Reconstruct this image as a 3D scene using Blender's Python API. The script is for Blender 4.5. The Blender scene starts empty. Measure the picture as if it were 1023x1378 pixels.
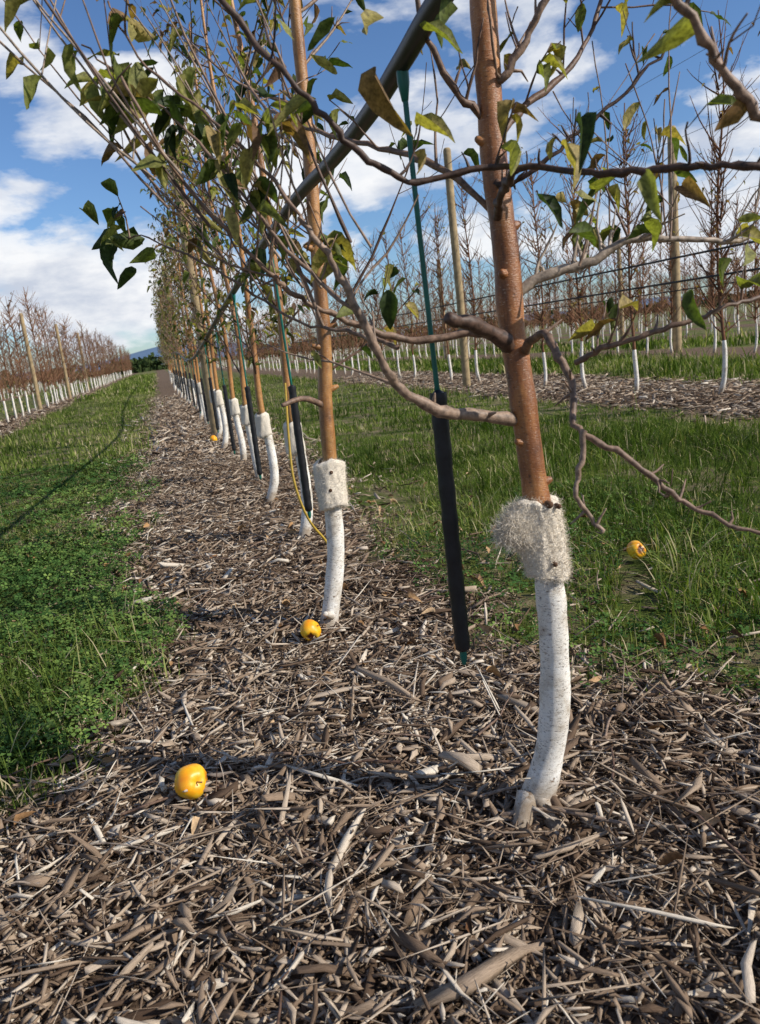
import bpy, math, random
import numpy as np
from mathutils import Matrix, Vector
rng=np.random.default_rng(7)
SC=bpy.context.scene
# ------------------------------------------------------------------ helpers
def link(o,parent=None):
    SC.collection.objects.link(o)
    if parent is not None: o.parent=parent
    return o
def empty(name,loc=(0,0,0)):
    e=bpy.data.objects.new(name,None); e.location=loc; e.empty_display_size=.2
    return link(e)
def mesh_arrays(name,V,Q,mats=(),rnd=None,smooth=False,midx=None,extra=None):
    V=np.asarray(V,dtype=np.float32); Q=np.asarray(Q,dtype=np.int32)
    me=bpy.data.meshes.new(name)
    me.vertices.add(len(V)); me.vertices.foreach_set("co",V.ravel())
    nf=len(Q); k=Q.shape[1]
    me.loops.add(nf*k); me.loops.foreach_set("vertex_index",Q.ravel())
    me.polygons.add(nf); me.polygons.foreach_set("loop_start",np.arange(0,nf*k,k,dtype=np.int32))
    for m in mats: me.materials.append(m)
    me.update(calc_edges=True)
    if rnd is not None:
        a=me.attributes.new("rnd",'FLOAT','POINT'); a.data.foreach_set("value",np.asarray(rnd,dtype=np.float32))
    if extra:
        for n,vals in extra.items():
            a=me.attributes.new(n,'FLOAT','POINT'); a.data.foreach_set("value",np.asarray(vals,dtype=np.float32))
    if smooth: me.polygons.foreach_set("use_smooth",np.ones(nf,dtype=bool))
    me.validate(); me.update()
    return me
def obj(name,me,parent=None,loc=(0,0,0)):
    o=bpy.data.objects.new(name,me); o.location=loc
    return link(o,parent)
def cr(P,n):
    P=np.asarray(P,float); m=len(P)
    if m<3:
        t=np.linspace(0,m-1,n); return np.stack([np.interp(t,range(m),P[:,i]) for i in range(P.shape[1])],1)
    t=np.linspace(0,m-1.0001,n); i=t.astype(int); f=(t-i)[:,None]
    p0=P[np.maximum(i-1,0)];p1=P[i];p2=P[np.minimum(i+1,m-1)];p3=P[np.minimum(i+2,m-1)]
    return .5*((2*p1)+(-p0+p2)*f+(2*p0-5*p1+4*p2-p3)*f*f+(-p0+3*p1-3*p2+p3)*f**3)
class Acc:
    def __init__(s): s.V=[];s.Q=[];s.R=[];s.n=0
    def add(s,V,Q,r):
        s.V.append(V);s.Q.append(np.asarray(Q)+s.n);s.n+=len(V)
        s.R.append(np.full(len(V),r) if np.isscalar(r) else r)
    def mesh(s,name,mats,smooth=True):
        return mesh_arrays(name,np.concatenate(s.V),np.concatenate(s.Q),mats,np.concatenate(s.R),smooth)
def tube(acc,P,r,k=6,rnd=.5,cap=True,bump=0.,rg=rng):
    P=np.asarray(P,float); r=np.asarray(r,float)*np.ones(len(P))
    if cap:
        T0=P[-1]-P[-2]; T0/=np.linalg.norm(T0)+1e-9
        P=np.vstack([P,P[-1]+T0*r[-1]*.3,P[-1]+T0*r[-1]*.31]); r=np.concatenate([r,[r[-1]*.75,1e-4]])
    n=len(P); T=np.gradient(P,axis=0); T/=np.linalg.norm(T,axis=1)[:,None]+1e-9
    ref=np.zeros(3); ref[np.argmin(np.abs(T).mean(0))]=1
    N1=np.cross(T,ref); N1/=np.linalg.norm(N1,axis=1)[:,None]+1e-9
    N2=np.cross(T,N1)
    a=np.arange(k)*2*math.pi/k
    rr=r[:,None]*np.ones((1,k))
    if bump: rr=rr*(1+rg.normal(0,bump,(n,k)))
    V=P[:,None,:]+rr[:,:,None]*(np.cos(a)[None,:,None]*N1[:,None,:]+np.sin(a)[None,:,None]*N2[:,None,:])
    i=np.arange(n-1)[:,None]; j=np.arange(k)[None,:]; j2=(j+1)%k
    Q=np.stack([i*k+j,i*k+j2,(i+1)*k+j2,(i+1)*k+j],-1).reshape(-1,4)
    acc.add(V.reshape(-1,3),Q,rnd)
def leaf_template():
    xs=[0,.12,.35,.65,.88,1.0]; w=[.015,.13,.23,.2,.09,.008]
    V=[]
    for x,ww in zip(xs,w):
        dz=-.22*x*x
        V+= [(x,-ww,dz+ww*.6),(x,0,dz),(x,ww,dz+ww*.6)]
    Q=[]
    for i in range(5):
        for j in range(2):
            b=i*3+j; Q.append((b,b+3,b+4,b+1))
    return np.array(V),np.array(Q)
LT=leaf_template()
def frames(yaw,pitch,roll):
    cy,sy=np.cos(yaw),np.sin(yaw);cp,sp=np.cos(pitch),np.sin(pitch);c,s=np.cos(roll),np.sin(roll)
    X=np.stack([cy*cp,sy*cp,sp],-1)
    Y0=np.stack([-sy,cy,np.zeros_like(cy)],-1); Z0=np.cross(X,Y0)
    Y=Y0*c[:,None]+Z0*s[:,None]; Z=np.cross(X,Y)
    return np.stack([X,Y,Z],1)
def scatter(T,Q,pos,fr,scale):
    n=len(pos)
    if T.ndim==2: T=np.broadcast_to(T,(n,)+T.shape)
    S=T*scale[:,None,:]
    V=np.einsum('nmk,nkj->nmj',S,fr)+pos[:,None,:]
    m=T.shape[1]
    QQ=(Q[None]+np.arange(n)[:,None,None]*m).reshape(-1,Q.shape[1])
    return V.reshape(-1,3),QQ,m
class Leaves:
    def __init__(s): s.p=[];s.y=[];s.pt=[];s.r=[];s.s=[];s.c=[]
    def add(s,p,yaw,pitch,roll,size,c):
        s.p.append(p);s.y.append(yaw);s.pt.append(pitch);s.r.append(roll);s.s.append(size);s.c.append(c)
    def mesh(s,name,mats):
        T,Q=LT; sc=np.array(s.s)[:,None]*np.array([1,1,1.0])
        n=len(s.p)
        Tn=np.broadcast_to(T,(n,)+T.shape).copy()
        Tn[:,:,2]*=rng.uniform(.3,3.6,(n,1)); Tn[:,:,1]*=rng.uniform(.6,1.15,(n,1))
        Tn[:,:,1]+=(.14*rng.normal(0,1,(n,1)))*Tn[:,:,0]**2
        Tn[:,:,2]+=.05*np.sin(Tn[:,:,0]*9+rng.uniform(0,6,(n,1)))*np.sign(Tn[:,:,1])
        V,QQ,m=scatter(Tn,Q,np.array(s.p),frames(np.array(s.y),np.array(s.pt),np.array(s.r)),sc)
        return mesh_arrays(name,V,QQ,mats,np.repeat(np.array(s.c),m),True)
# ------------------------------------------------------------------ materials
def newmat(name):
    m=bpy.data.materials.new(name); m.use_nodes=True
    nt=m.node_tree; b=nt.nodes["Principled BSDF"]
    return m,nt,b
def N(nt,t,**kw):
    n=nt.nodes.new(t)
    for k,v in kw.items(): setattr(n,k,v)
    return n
def ramp(nt,stops,fac=None):
    r=nt.nodes.new("ShaderNodeValToRGB"); e=r.color_ramp.elements
    while len(e)<len(stops): e.new(.5)
    for i,(p,c) in enumerate(stops):
        e[i].position=p; e[i].color=(c[0],c[1],c[2],1)
    if fac is not None: nt.links.new(fac,r.inputs[0])
    return r
def noise(nt,scale,detail=4,rough=.6,vec=None,sc=None):
    n=nt.nodes.new("ShaderNodeTexNoise"); n.inputs["Scale"].default_value=scale; n.inputs["Detail"].default_value=detail; n.inputs["Roughness"].default_value=rough
    tc=nt.nodes.new("ShaderNodeTexCoord"); src=tc.outputs["Object"] if vec is None else vec
    if sc:
        mp=nt.nodes.new("ShaderNodeMapping"); mp.inputs["Scale"].default_value=sc; nt.links.new(src,mp.inputs[0]); src=mp.outputs[0]
    nt.links.new(src,n.inputs["Vector"])
    return n
def mix(nt,a,b,fac,mode='MIX'):
    m=nt.nodes.new("ShaderNodeMix"); m.data_type='RGBA'; m.blend_type=mode
    for s,v in ((0,fac),(6,a),(7,b)):
        if isinstance(v,bpy.types.NodeSocket): nt.links.new(v,m.inputs[s])
        elif s==0: m.inputs[0].default_value=v
        else: m.inputs[s].default_value=(v[0],v[1],v[2],1)
    return m.outputs[2]
def bump(nt,b,h,strength,dist=.002):
    n=nt.nodes.new("ShaderNodeBump"); n.inputs["Strength"].default_value=strength; n.inputs["Distance"].default_value=dist
    nt.links.new(h,n.inputs["Height"]); nt.links.new(n.outputs[0],b.inputs["Normal"])
def attr_mat(name,stops,rough=.7,nscale=60,var=.5,transl=0.,spec=.3,bumps=.3,fibre=False,tc=(1.5,1.7,.5),diffuse=False):
    m,nt,b=newmat(name)
    if diffuse:
        nt.nodes.remove(b); b=nt.nodes.new("ShaderNodeBsdfDiffuse"); nt.links.new(b.outputs[0],nt.nodes["Material Output"].inputs[0])
    a=N(nt,"ShaderNodeAttribute"); a.attribute_name="rnd"
    r=ramp(nt,stops,a.outputs["Fac"])
    if fibre:
        u=N(nt,"ShaderNodeAttribute"); u.attribute_name="cu"; v=N(nt,"ShaderNodeAttribute"); v.attribute_name="cv"
        cb=N(nt,"ShaderNodeCombineXYZ"); nt.links.new(u.outputs["Fac"],cb.inputs[0]);nt.links.new(v.outputs["Fac"],cb.inputs[1])
        mu=N(nt,"ShaderNodeMath",operation='MULTIPLY'); nt.links.new(a.outputs["Fac"],mu.inputs[0]); mu.inputs[1].default_value=977; nt.links.new(mu.outputs[0],cb.inputs[2])
        n=noise(nt,1,3,.7,vec=cb.outputs[0],sc=(70,1000,1))
    else: n=noise(nt,nscale,2,.65)
    g=ramp(nt,[(.3,(1-var,)*3),(.7,(1+var*.3,)*3)],n.outputs["Fac"])
    col=mix(nt,r.outputs[0],g.outputs[0],1.0,'MULTIPLY')
    nt.links.new(col,b.inputs[0])
    if not diffuse:
        b.inputs["Roughness"].default_value=rough; b.inputs["Specular IOR Level"].default_value=spec
    if bumps: bump(nt,b,n.outputs["Fac"],bumps)
    if transl:
        t=N(nt,"ShaderNodeBsdfTranslucent")
        c2=mix(nt,col,tc,1.0,'MULTIPLY'); nt.links.new(c2,t.inputs[0])
        ms=N(nt,"ShaderNodeMixShader"); ms.inputs[0].default_value=transl
        nt.links.new(b.outputs[0],ms.inputs[1]);nt.links.new(t.outputs[0],ms.inputs[2])
        nt.links.new(ms.outputs[0],nt.nodes["Material Output"].inputs[0])
    return m
M_chip=attr_mat("wood_chip",[(0,(.07,.045,.031)),(.2,(.17,.115,.078)),(.42,(.33,.238,.165)),(.66,(.50,.39,.285)),(.86,(.64,.53,.41)),(1,(.78,.69,.56))],.8,90,.5,bumps=.5,fibre=True,diffuse=True)
M_grass=attr_mat("grass_blade",[(0,(.032,.058,.014)),(.35,(.09,.14,.028)),(.7,(.19,.245,.055)),(.92,(.32,.34,.11)),(1,(.52,.44,.27))],.5,3,.3,bumps=0,transl=.25,diffuse=True)
M_clover=attr_mat("clover_leaf",[(0,(.028,.068,.02)),(.5,(.075,.15,.038)),(1,(.20,.28,.07))],.5,30,.3,bumps=0,diffuse=True)
M_leaf=attr_mat("apple_leaf",[(0,(.025,.042,.016)),(.2,(.05,.078,.024)),(.38,(.13,.165,.042)),(.58,(.30,.29,.085)),(.78,(.42,.32,.12)),(.9,(.27,.15,.07)),(1,(.13,.07,.045))],.6,140,.6,transl=.38,spec=.28,bumps=.3)
M_dead=attr_mat("dead_leaf",[(0,(.16,.08,.04)),(.6,(.44,.26,.12)),(1,(.6,.42,.25))],.7,120,.4,diffuse=True)
M_twig=attr_mat("twig_bark",[(0,(.06,.034,.025)),(.4,(.17,.10,.066)),(.7,(.29,.19,.13)),(1,(.42,.34,.26))],.55,80,.6,spec=.35,bumps=.6)
M_twigred=attr_mat("far_twig_bark",[(0,(.12,.058,.036)),(.5,(.22,.115,.068)),(1,(.33,.20,.125))],.6,20,.3,bumps=0,diffuse=True)
def bark_mat(name,dark,mid,light):
    m,nt,b=newmat(name)
    n=noise(nt,26,7,.7,sc=(1,1,.28)); r=ramp(nt,[(.32,dark),(.5,mid),(.68,light)],n.outputs["Fac"])
    n2=noise(nt,170,4,.65,sc=(.7,.7,2.8)); sp=ramp(nt,[(.60,(0,0,0)),(.67,(1,1,1))],n2.outputs["Fac"])
    c=mix(nt,r.outputs[0],(.50,.36,.24),sp.outputs[0])
    dk=ramp(nt,[(.33,(1,1,1)),(.40,(0,0,0))],n2.outputs["Fac"]); c=mix(nt,c,(.08,.035,.018),dk.outputs[0])
    n3=noise(nt,6,4,.65); c=mix(nt,c,ramp(nt,[(.35,(.55,.5,.46)),(.6,(1.08,1.08,1.08))],n3.outputs["Fac"]).outputs[0],1.0,'MULTIPLY')
    n4=noise(nt,9,4,.7); c=mix(nt,c,(.27,.19,.13),ramp(nt,[(.58,(0,0,0)),(.76,(.35,.35,.35))],n4.outputs["Fac"]).outputs[0])
    nt.links.new(c,b.inputs["Base Color"]); b.inputs["Specular IOR Level"].default_value=.55
    rr=ramp(nt,[(.3,(.28,.28,.28)),(.7,(.5,.5,.5))],n3.outputs["Fac"]); nt.links.new(rr.outputs[0],b.inputs["Roughness"])
    bump(nt,b,n2.outputs["Fac"],.5,.003)
    return m
M_bark=bark_mat("apple_bark",(.14,.05,.018),(.36,.138,.042),(.52,.245,.078))
M_bark2=bark_mat("apple_bark_light",(.20,.085,.028),(.42,.19,.052),(.55,.30,.10))
def white_mat():
    m,nt,b=newmat("whitewash")
    n=noise(nt,16,6,.7); r=ramp(nt,[(.33,(.48,.41,.32)),(.48,(.78,.73,.64)),(.66,(.88,.85,.78))],n.outputs["Fac"])
    n2=noise(nt,130,5,.8,sc=(.7,.7,2.2)); sp=ramp(nt,[(.37,(1,1,1)),(.455,(0,0,0))],n2.outputs["Fac"])
    c=mix(nt,r.outputs[0],(.13,.09,.06),sp.outputs[0])
    n5=noise(nt,34,3,.6,sc=(1,1,1.4)); s5=ramp(nt,[(.29,(1,1,1)),(.35,(0,0,0))],n5.outputs["Fac"]); c=mix(nt,c,(.2,.13,.08),s5.outputs[0])
    tc=N(nt,"ShaderNodeTexCoord"); sx=N(nt,"ShaderNodeSeparateXYZ"); nt.links.new(tc.outputs["Object"],sx.inputs[0])
    ad=N(nt,"ShaderNodeMath",operation='MULTIPLY_ADD'); nt.links.new(n.outputs["Fac"],ad.inputs[0]); ad.inputs[1].default_value=.22; nt.links.new(sx.outputs[2],ad.inputs[2])
    fr=ramp(nt,[(.12,(1,1,1)),(.26,(0,0,0))],ad.outputs[0])
    c=mix(nt,c,(.32,.24,.16),fr.outputs[0])
    nt.links.new(c,b.inputs["Base Color"]); b.inputs["Roughness"].default_value=.8
    bump(nt,b,n2.outputs["Fac"],.8,.003)
    return m
M_white=white_mat()
def simple(name,col,rough=.6,nscale=40,var=.3,metal=0,spec=.4,b_=.2):
    m,nt,b=newmat(name); n=noise(nt,nscale,5,.6)
    g=ramp(nt,[(.3,tuple(x*(1-var) for x in col)),(.7,tuple(min(1,x*(1+var*.5)) for x in col))],n.outputs["Fac"])
    nt.links.new(g.outputs[0],b.inputs["Base Color"]); b.inputs["Roughness"].default_value=rough; b.inputs["Metallic"].default_value=metal
    b.inputs["Specular IOR Level"].default_value=spec
    if b_: bump(nt,b,n.outputs["Fac"],b_,.003)
    return m
M_wool=simple("wool_fibre",(.74,.66,.54),.95,240,.26,b_=.6)
M_dark=simple("rust_stain",(.10,.05,.025),.9)
M_black=simple("black_foam_tube",(.014,.014,.016),.42,70,.3,b_=.5)
M_green=simple("green_hose",(.01,.13,.095),.35,30,.2,b_=0)
M_yellowhose=simple("yellow_hose",(.45,.30,.04),.4)
M_pipe=simple("grey_poly_pipe",(.022,.021,.021),.42,30,.35,spec=.4,b_=.12)
M_wire=simple("steel_wire",(.25,.25,.26),.4,metal=.6)
M_wirethick=simple("black_drip_pipe",(.03,.03,.03),.5)
M_post=simple("treated_pine",(.38,.28,.15),.8,9,.45,b_=.6)
# ------------------------------------------------------------------ ground
_a=rng.uniform(0,2*math.pi,14); _f=rng.uniform(5,26,14); _p=rng.uniform(0,6.28,14)
_a2=rng.uniform(0,2*math.pi,6); _f2=rng.uniform(.6,2.4,6); _p2=rng.uniform(0,6.28,6)
def sn(x,y):
    z=0
    for a,f,p in zip(_a,_f,_p): z=z+np.sin(f*(x*math.cos(a)+y*math.sin(a))+p)/(f/8)
    return z/14
def sn2(x,y):
    z=0
    for a,f,p in zip(_a2,_f2,_p2): z=z+np.sin(f*(x*math.cos(a)+y*math.sin(a))+p)
    return z/6
def edgeL(y): return np.interp(y,[0,1.35,1.6,1.85,2.15,2.8,3.2,4.1,8.6,200],[-1.8,-1.5,-.75,-.42,-.14,-.1,-.25,-.35,-.28,-.2])
def edgeR(y): return np.interp(y,[0,1.2,1.42,1.72,2.17,3.5,5.7,200],[2.2,1.5,1.28,1.15,1.0,1.0,1.1,1.1])
ROWS_R=[5.6,10.6,15.6,20.6,25.6,30.6,35.6]; ROWS_L=[-3.6,-8.6,-13.6]
def mulch(x,y):
    w=.26*sn(x*.7,y*.7)*2+.13*sn2(x*2.2,y*2.2)
    d=np.minimum(x-edgeL(y),edgeR(y)-x)+w
    for X in ROWS_R+ROWS_L:
        hw=1.05 if X>0 else .55
        d=np.maximum(d,hw-np.abs(x-X-.05)+w)
    return np.clip(d/.38+.5,0,1)
def gz(x,y):
    far=np.clip((60-y)/40,0,1)
    m=mulch(x,y)
    return (.012*sn(x,y)*2*(.4+.6*m)+.02*sn2(x,y)+.012*m)*far
def axis(dense0,dense1,step,mid0,mid1,mstep,far):
    a=list(np.arange(mid0,dense0,mstep))+list(np.arange(dense0,dense1,step))+list(np.arange(dense1,mid1,mstep))
    s=mstep; x=mid1
    while x<far: a.append(x); s*=1.25; x+=s
    s=mstep; x=mid0-s
    b=[]
    while x>-far: b.append(x); s*=1.25; x-=s
    return np.array(b[::-1]+a)
xs=axis(-2,3,.04,-16,38,.2,4000)
ys=[-3,-1]; y=-.2; st=.04
while y<5000:
    ys.append(y)
    if y>5: st*=1.03
    y+=st
ys=np.array([-4000,-500,-50]+ys)
GX,GY=np.meshgrid(xs,ys); nx=len(xs);ny=len(ys)
MU=mulch(GX,GY); GZ=gz(GX,GY)
i=np.arange(ny-1)[:,None];j=np.arange(nx-1)[None,:]
Q=np.stack([i*nx+j,i*nx+j+1,(i+1)*nx+j+1,(i+1)*nx+j],-1).reshape(-1,4)
m,nt,b=newmat("orchard_soil_and_turf")
at=N(nt,"ShaderNodeAttribute");at.attribute_name="mulch"
n1=noise(nt,45,6,.75); n3=noise(nt,.5,4,.6); n4=noise(nt,3.2,4,.65)
cm=ramp(nt,[(.3,(.04,.027,.018)),(.5,(.13,.087,.058)),(.66,(.33,.24,.16)),(.8,(.5,.38,.27))],n1.outputs["Fac"])
cg=ramp(nt,[(.3,(.035,.052,.014)),(.5,(.085,.12,.026)),(.7,(.17,.21,.06))],n1.outputs["Fac"])
cg2=mix(nt,cg.outputs[0],ramp(nt,[(.35,(.7,.75,.6)),(.65,(1.35,1.15,.95))],n3.outputs["Fac"]).outputs[0],1.0,'MULTIPLY')
cg3=mix(nt,cg2,(.23,.18,.105),ramp(nt,[(.46,(0,0,0)),(.58,(.85,.85,.85))],n4.outputs["Fac"]).outputs[0])
c=mix(nt,cg3,cm.outputs[0],at.outputs["Fac"])
nt.links.new(c,b.inputs["Base Color"]); b.inputs["Roughness"].default_value=.95; b.inputs["Specular IOR Level"].default_value=.1
bump(nt,b,n1.outputs["Fac"],.8,.02)
me=mesh_arrays("ground",np.stack([GX,GY,GZ],-1).reshape(-1,3),Q,[m],smooth=True,extra={"mulch":MU.ravel()})
obj("ground",me)
# ------------------------------------------------------------------ wood chip mulch
def chip_t(xs_):
    C=[(x,yy,zz) for x in xs_ for yy,zz in ((-.5,-.5),(.5,-.5),(.5,.5),(-.5,.5))]
    Qc=[]
    for s in range(len(xs_)-1):
        for k in range(4): Qc.append((s*4+k,s*4+(k+1)%4,s*4+4+(k+1)%4,s*4+4+k))
    e=(len(xs_)-1)*4
    Qc+=[(3,2,1,0),(e,e+1,e+2,e+3)]
    return np.array(C,float),np.array(Qc)
CT3=chip_t((-.5,0,.5)); CT2=chip_t((-.5,.5))
def chips(n,x0,x1,y0,y1,L,W,T,lift,ypow=1.,light=0.,tilt=.2,simple_=False):
    u=rng.uniform(0,1,n)**ypow
    x=rng.uniform(x0,x1,n); y=y0+(y1-y0)*u
    keep=(mulch(x,y)>rng.uniform(.05,.9,n))
    keep|=rng.uniform(0,1,n)<.06
    keep&=(x>-.9*y+.1)|(y>1.2)
    x=x[keep];y=y[keep];n=len(x)
    l=L*rng.lognormal(0,.5,n); w=W*rng.lognormal(0,.55,n); t=T*rng.lognormal(0,.4,n)
    l=np.minimum(l,L*3.2); w=np.minimum(w,l*.33); w=np.minimum(w,W*2.4)
    CH,CQ=CT2 if simple_ else CT3
    K=len(CH); e=K-4
    Tn=np.broadcast_to(CH,(n,K,3)).copy()
    ta=rng.uniform(.08,1,(n,1)); tb=rng.uniform(.08,1,(n,1))
    Tn[:,0:4,1:]*=ta[:,:,None]; Tn[:,e:,1:]*=tb[:,:,None]
    Tn[:,0:4,0]+=rng.uniform(-.17,.17,(n,4)); Tn[:,e:,0]+=rng.uniform(-.17,.17,(n,4))
    if not simple_:
        Tn[:,4:8,2]+=rng.normal(0,.6,(n,1)); Tn[:,4:8,1]+=rng.normal(0,.25,(n,1)); Tn[:,4:8,1]*=rng.uniform(.6,1.25,(n,4))
    p=np.stack([x,y,gz(x,y)+t*.5+lift*rng.uniform(0,1,n)**1.5*(1+.5*sn(x*1.5,y*1.5)*2)],-1)
    fr=frames(rng.uniform(0,6.283,n),rng.normal(0,tilt,n),rng.normal(0,.5,n))
    V,QQ,m=scatter(Tn,CQ,p,fr,np.stack([l,w,t],-1))
    c=np.clip(rng.beta(1.15,1.45,n)+light+.12*sn2(x*2,y*2),0,1)
    cu=(Tn[:,:,0]*l[:,None]).ravel(); cv=(Tn[:,:,1]*w[:,None]+Tn[:,:,2]*t[:,None]*1.3).ravel()
    return V,QQ,np.repeat(c,m),cu,cv
parts=[chips(44000,-1.6,2.2,.6,3.2,.026,.0052,.0028,.024),
       chips(17000,-1.6,2.2,.6,3.2,.052,.0078,.0038,.036,light=.03,tilt=.26),
       chips(1500,-1.6,2.2,.65,3.6,.085,.0135,.007,.042),
       chips(6500,-1.6,2.2,.6,3.2,.085,.0026,.0018,.055,light=.08,tilt=.28),
       chips(25000,-.7,1.6,3.2,8,.05,.009,.005,.035,light=.05,tilt=.25,simple_=True),
       chips(17000,-.7,1.6,8,24,.085,.02,.008,.04,1.5,light=.08,tilt=.3,simple_=True),
       chips(18000,4.3,7,5,22,.08,.017,.008,.04,1.4,light=.05,simple_=True),
       chips(4000,-4.3,-2.9,12,40,.1,.03,.01,.04,1.4,simple_=True)]
def join_parts(parts):
    V=[];Qs=[];o_=0
    for p in parts: V.append(p[0]);Qs.append(p[1]+o_);o_+=len(p[0])
    return [np.concatenate(V),np.concatenate(Qs)]+[np.concatenate([p[i] for p in parts]) for i in range(2,len(parts[0]))]
V,Qs,R,cu,cv=join_parts(parts)
obj("wood_chip_mulch",mesh_arrays("wood_chip_mulch",V,Qs,[M_chip],R,extra={"cu":cu,"cv":cv}))
# ------------------------------------------------------------------ grass
def clear(x,y):
    # trampled gap around the apple lying in the right-hand grass
    t=np.clip((x*1.74+y*2.64)/(1.74**2+2.64**2),.80,1.04)
    return np.hypot(x-1.74*t,y-2.64*t)>.06
def blades(n,x0,x1,y0,y1,h,w,arch=.5,ypow=1.,maskinv=True,clump=0,cbias=0.):
    x=rng.uniform(x0,x1,n); y=y0+(y1-y0)*rng.uniform(0,1,n)**ypow
    if maskinv:
        keep=(mulch(x,y)<rng.uniform(.05,.9,n))&clear(x,y)
        if clump: keep&=(sn2(x*2.2,y*2.2)+.6*sn(x*.6,y*.6)*2>rng.uniform(-1.2,.3,n)*clump)
        x=x[keep];y=y[keep];n=len(x)
    hh=h*rng.lognormal(0,.4,n)*np.clip(1+.7*sn2(x*1.7+3,y*1.7)+.6*sn(x*.5,y*.5)*2,.3,2); ww=w*rng.uniform(.6,1.3,n)
    az=rng.uniform(0,6.283,n); lean=rng.uniform(.05,1,n)*arch
    t=np.array([0,.35,.7,1.0]); wt=np.array([.9,1,.7,.06])
    dirv=np.stack([np.cos(az),np.sin(az)],-1)
    face=az+math.pi/2+rng.normal(0,.5,n); sv=np.stack([np.cos(face),np.sin(face)],-1)
    V=np.zeros((n,4,2,3))
    z0=gz(x,y)-.005
    for k in range(4):
        out=(lean*hh*(t[k]**1.8))[:,None]*dirv
        zz=hh*(t[k]-.45*lean*t[k]**2.2)
        for s in (0,1):
            off=sv*(ww*wt[k]*(s-.5))[:,None]
            V[:,k,s,0]=x+out[:,0]+off[:,0]; V[:,k,s,1]=y+out[:,1]+off[:,1]; V[:,k,s,2]=z0+zz
    q=np.array([[0,1,3,2],[2,3,5,4],[4,5,7,6]])
    QQ=(q[None]+np.arange(n)[:,None,None]*8).reshape(-1,4)
    pat=sn2(x*.9,y*.9)+.8*sn2(x*2.9+5,y*2.9)
    c=np.clip(rng.beta(2,2.6,n)+cbias+.34*pat,0,.95); dry=rng.uniform(0,1,n)<.07+.2*(mulch(x,y)>.1)+.16*np.clip(pat,0,1); c[dry]=1
    return V.reshape(-1,3),QQ,np.repeat(c,8)
parts=[blades(16000,-2.4,.1,1.5,4.2,.045,.0035,.9,clump=1.1),
       blades(7500,-1.2,.1,1.5,3.0,.10,.0042,1.,clump=1),
       blades(24000,-3.2,.0,4,9,.048,.006,.9,clump=.9,cbias=.05),
       blades(24000,-3.2,.0,9,30,.065,.013,.7,1.3,clump=.6,cbias=.05),
       blades(9000,-3.2,.0,30,95,.09,.04,.5,1.3,cbias=.05),
       blades(17000,.9,2.4,1.3,4.2,.05,.004,1.,clump=1.1),
       blades(32000,1.35,4.2,1.8,6.0,.088,.005,1.3,clump=1.1,cbias=-.05),
       blades(16000,1.0,4.6,5.0,9,.06,.008,.9,clump=.9,cbias=.03),
       blades(20000,1.0,5,9,35,.07,.014,.7,1.3,clump=.6,cbias=.03),
       blades(10000,6.3,10,6,16,.12,.014,.8),
       blades(13000,6.3,10,14,50,.12,.03,.7,1.4),
       blades(6000,11.3,15,14,50,.15,.035,.7,1.2),
       blades(2500,-10,-4,20,80,.1,.05,.7,1.2)]
V,Qs,R=join_parts(parts)
obj("grass",mesh_arrays("grass",V,Qs,[M_grass],R))
def clover(n,x0,x1,y0,y1,s,hmax,thr=.25):
    x=rng.uniform(x0,x1,n);y=rng.uniform(y0,y1,n)
    keep=(mulch(x,y)<rng.uniform(.3,.75,n))&(sn2(x*2.5+9,y*2.5)>rng.uniform(-1.0,thr,n))&clear(x,y); x=x[keep];y=y[keep];n=len(x)
    T=[];Qc=[]
    for k in range(3):
        a=k*2.094
        for (r,da,z) in ((0.05,0,0),(.75,-.5,.12),(1.0,0,.0),(.75,.5,.12)):
            T.append((r*math.cos(a+da),r*math.sin(a+da),z))
        Qc.append((k*4,k*4+1,k*4+2,k*4+3))
    p=np.stack([x,y,gz(x,y)+hmax*rng.uniform(.2,1,n)*(1+.7*sn2(x*4,y*4))],-1)
    sc=(s*rng.uniform(.6,1.3,n))[:,None]*np.ones((1,3))
    V,QQ,m=scatter(np.array(T),np.array(Qc),p,frames(rng.uniform(0,6.28,n),rng.normal(0,.35,n),rng.normal(0,.35,n)),sc)
    return V,QQ,np.repeat(np.clip(rng.beta(2,2,n)+.5*sn2(x*1.9,y*1.9),0,1),m)
parts=[clover(30000,-2.2,.1,2.0,4.6,.017,.085,.0),clover(9000,.8,2.6,1.5,4.2,.014,.05),clover(12000,-3,-.1,4.5,9,.024,.07)]
V,Qs,R=join_parts(parts)
obj("clover_patch",mesh_arrays("clover_patch",V,Qs,[M_clover],R))
lv=Leaves()
for k in range(190):
    x=rng.uniform(-.9,1.9);y=rng.uniform(.8,5)
    lv.add((x,y,float(gz(x,y))+.035+rng.uniform(0,.02)),rng.uniform(0,6.28),rng.normal(0,.25),rng.normal(0,.7),rng.uniform(.025,.06),rng.uniform(0,1))
obj("fallen_leaves",lv.mesh("fallen_leaves",[M_dead]))
ac=Acc()
for k in range(110):
    x=rng.uniform(-.7,1.6);y=rng.uniform(.9,4.2); a=rng.uniform(0,3.14); L=rng.uniform(.08,.34); n=6
    P=np.array([[x+math.cos(a)*L*t+.03*L*math.sin(5*t+k),y+math.sin(a)*L*t,float(gz(x,y))+.034+.03*t*rng.uniform(-.3,1)] for t in np.linspace(0,1,n)])
    tube(ac,P,np.linspace(.003,.0014,n)*rng.uniform(.6,1.4),5,rng.uniform(.2,1))
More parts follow.
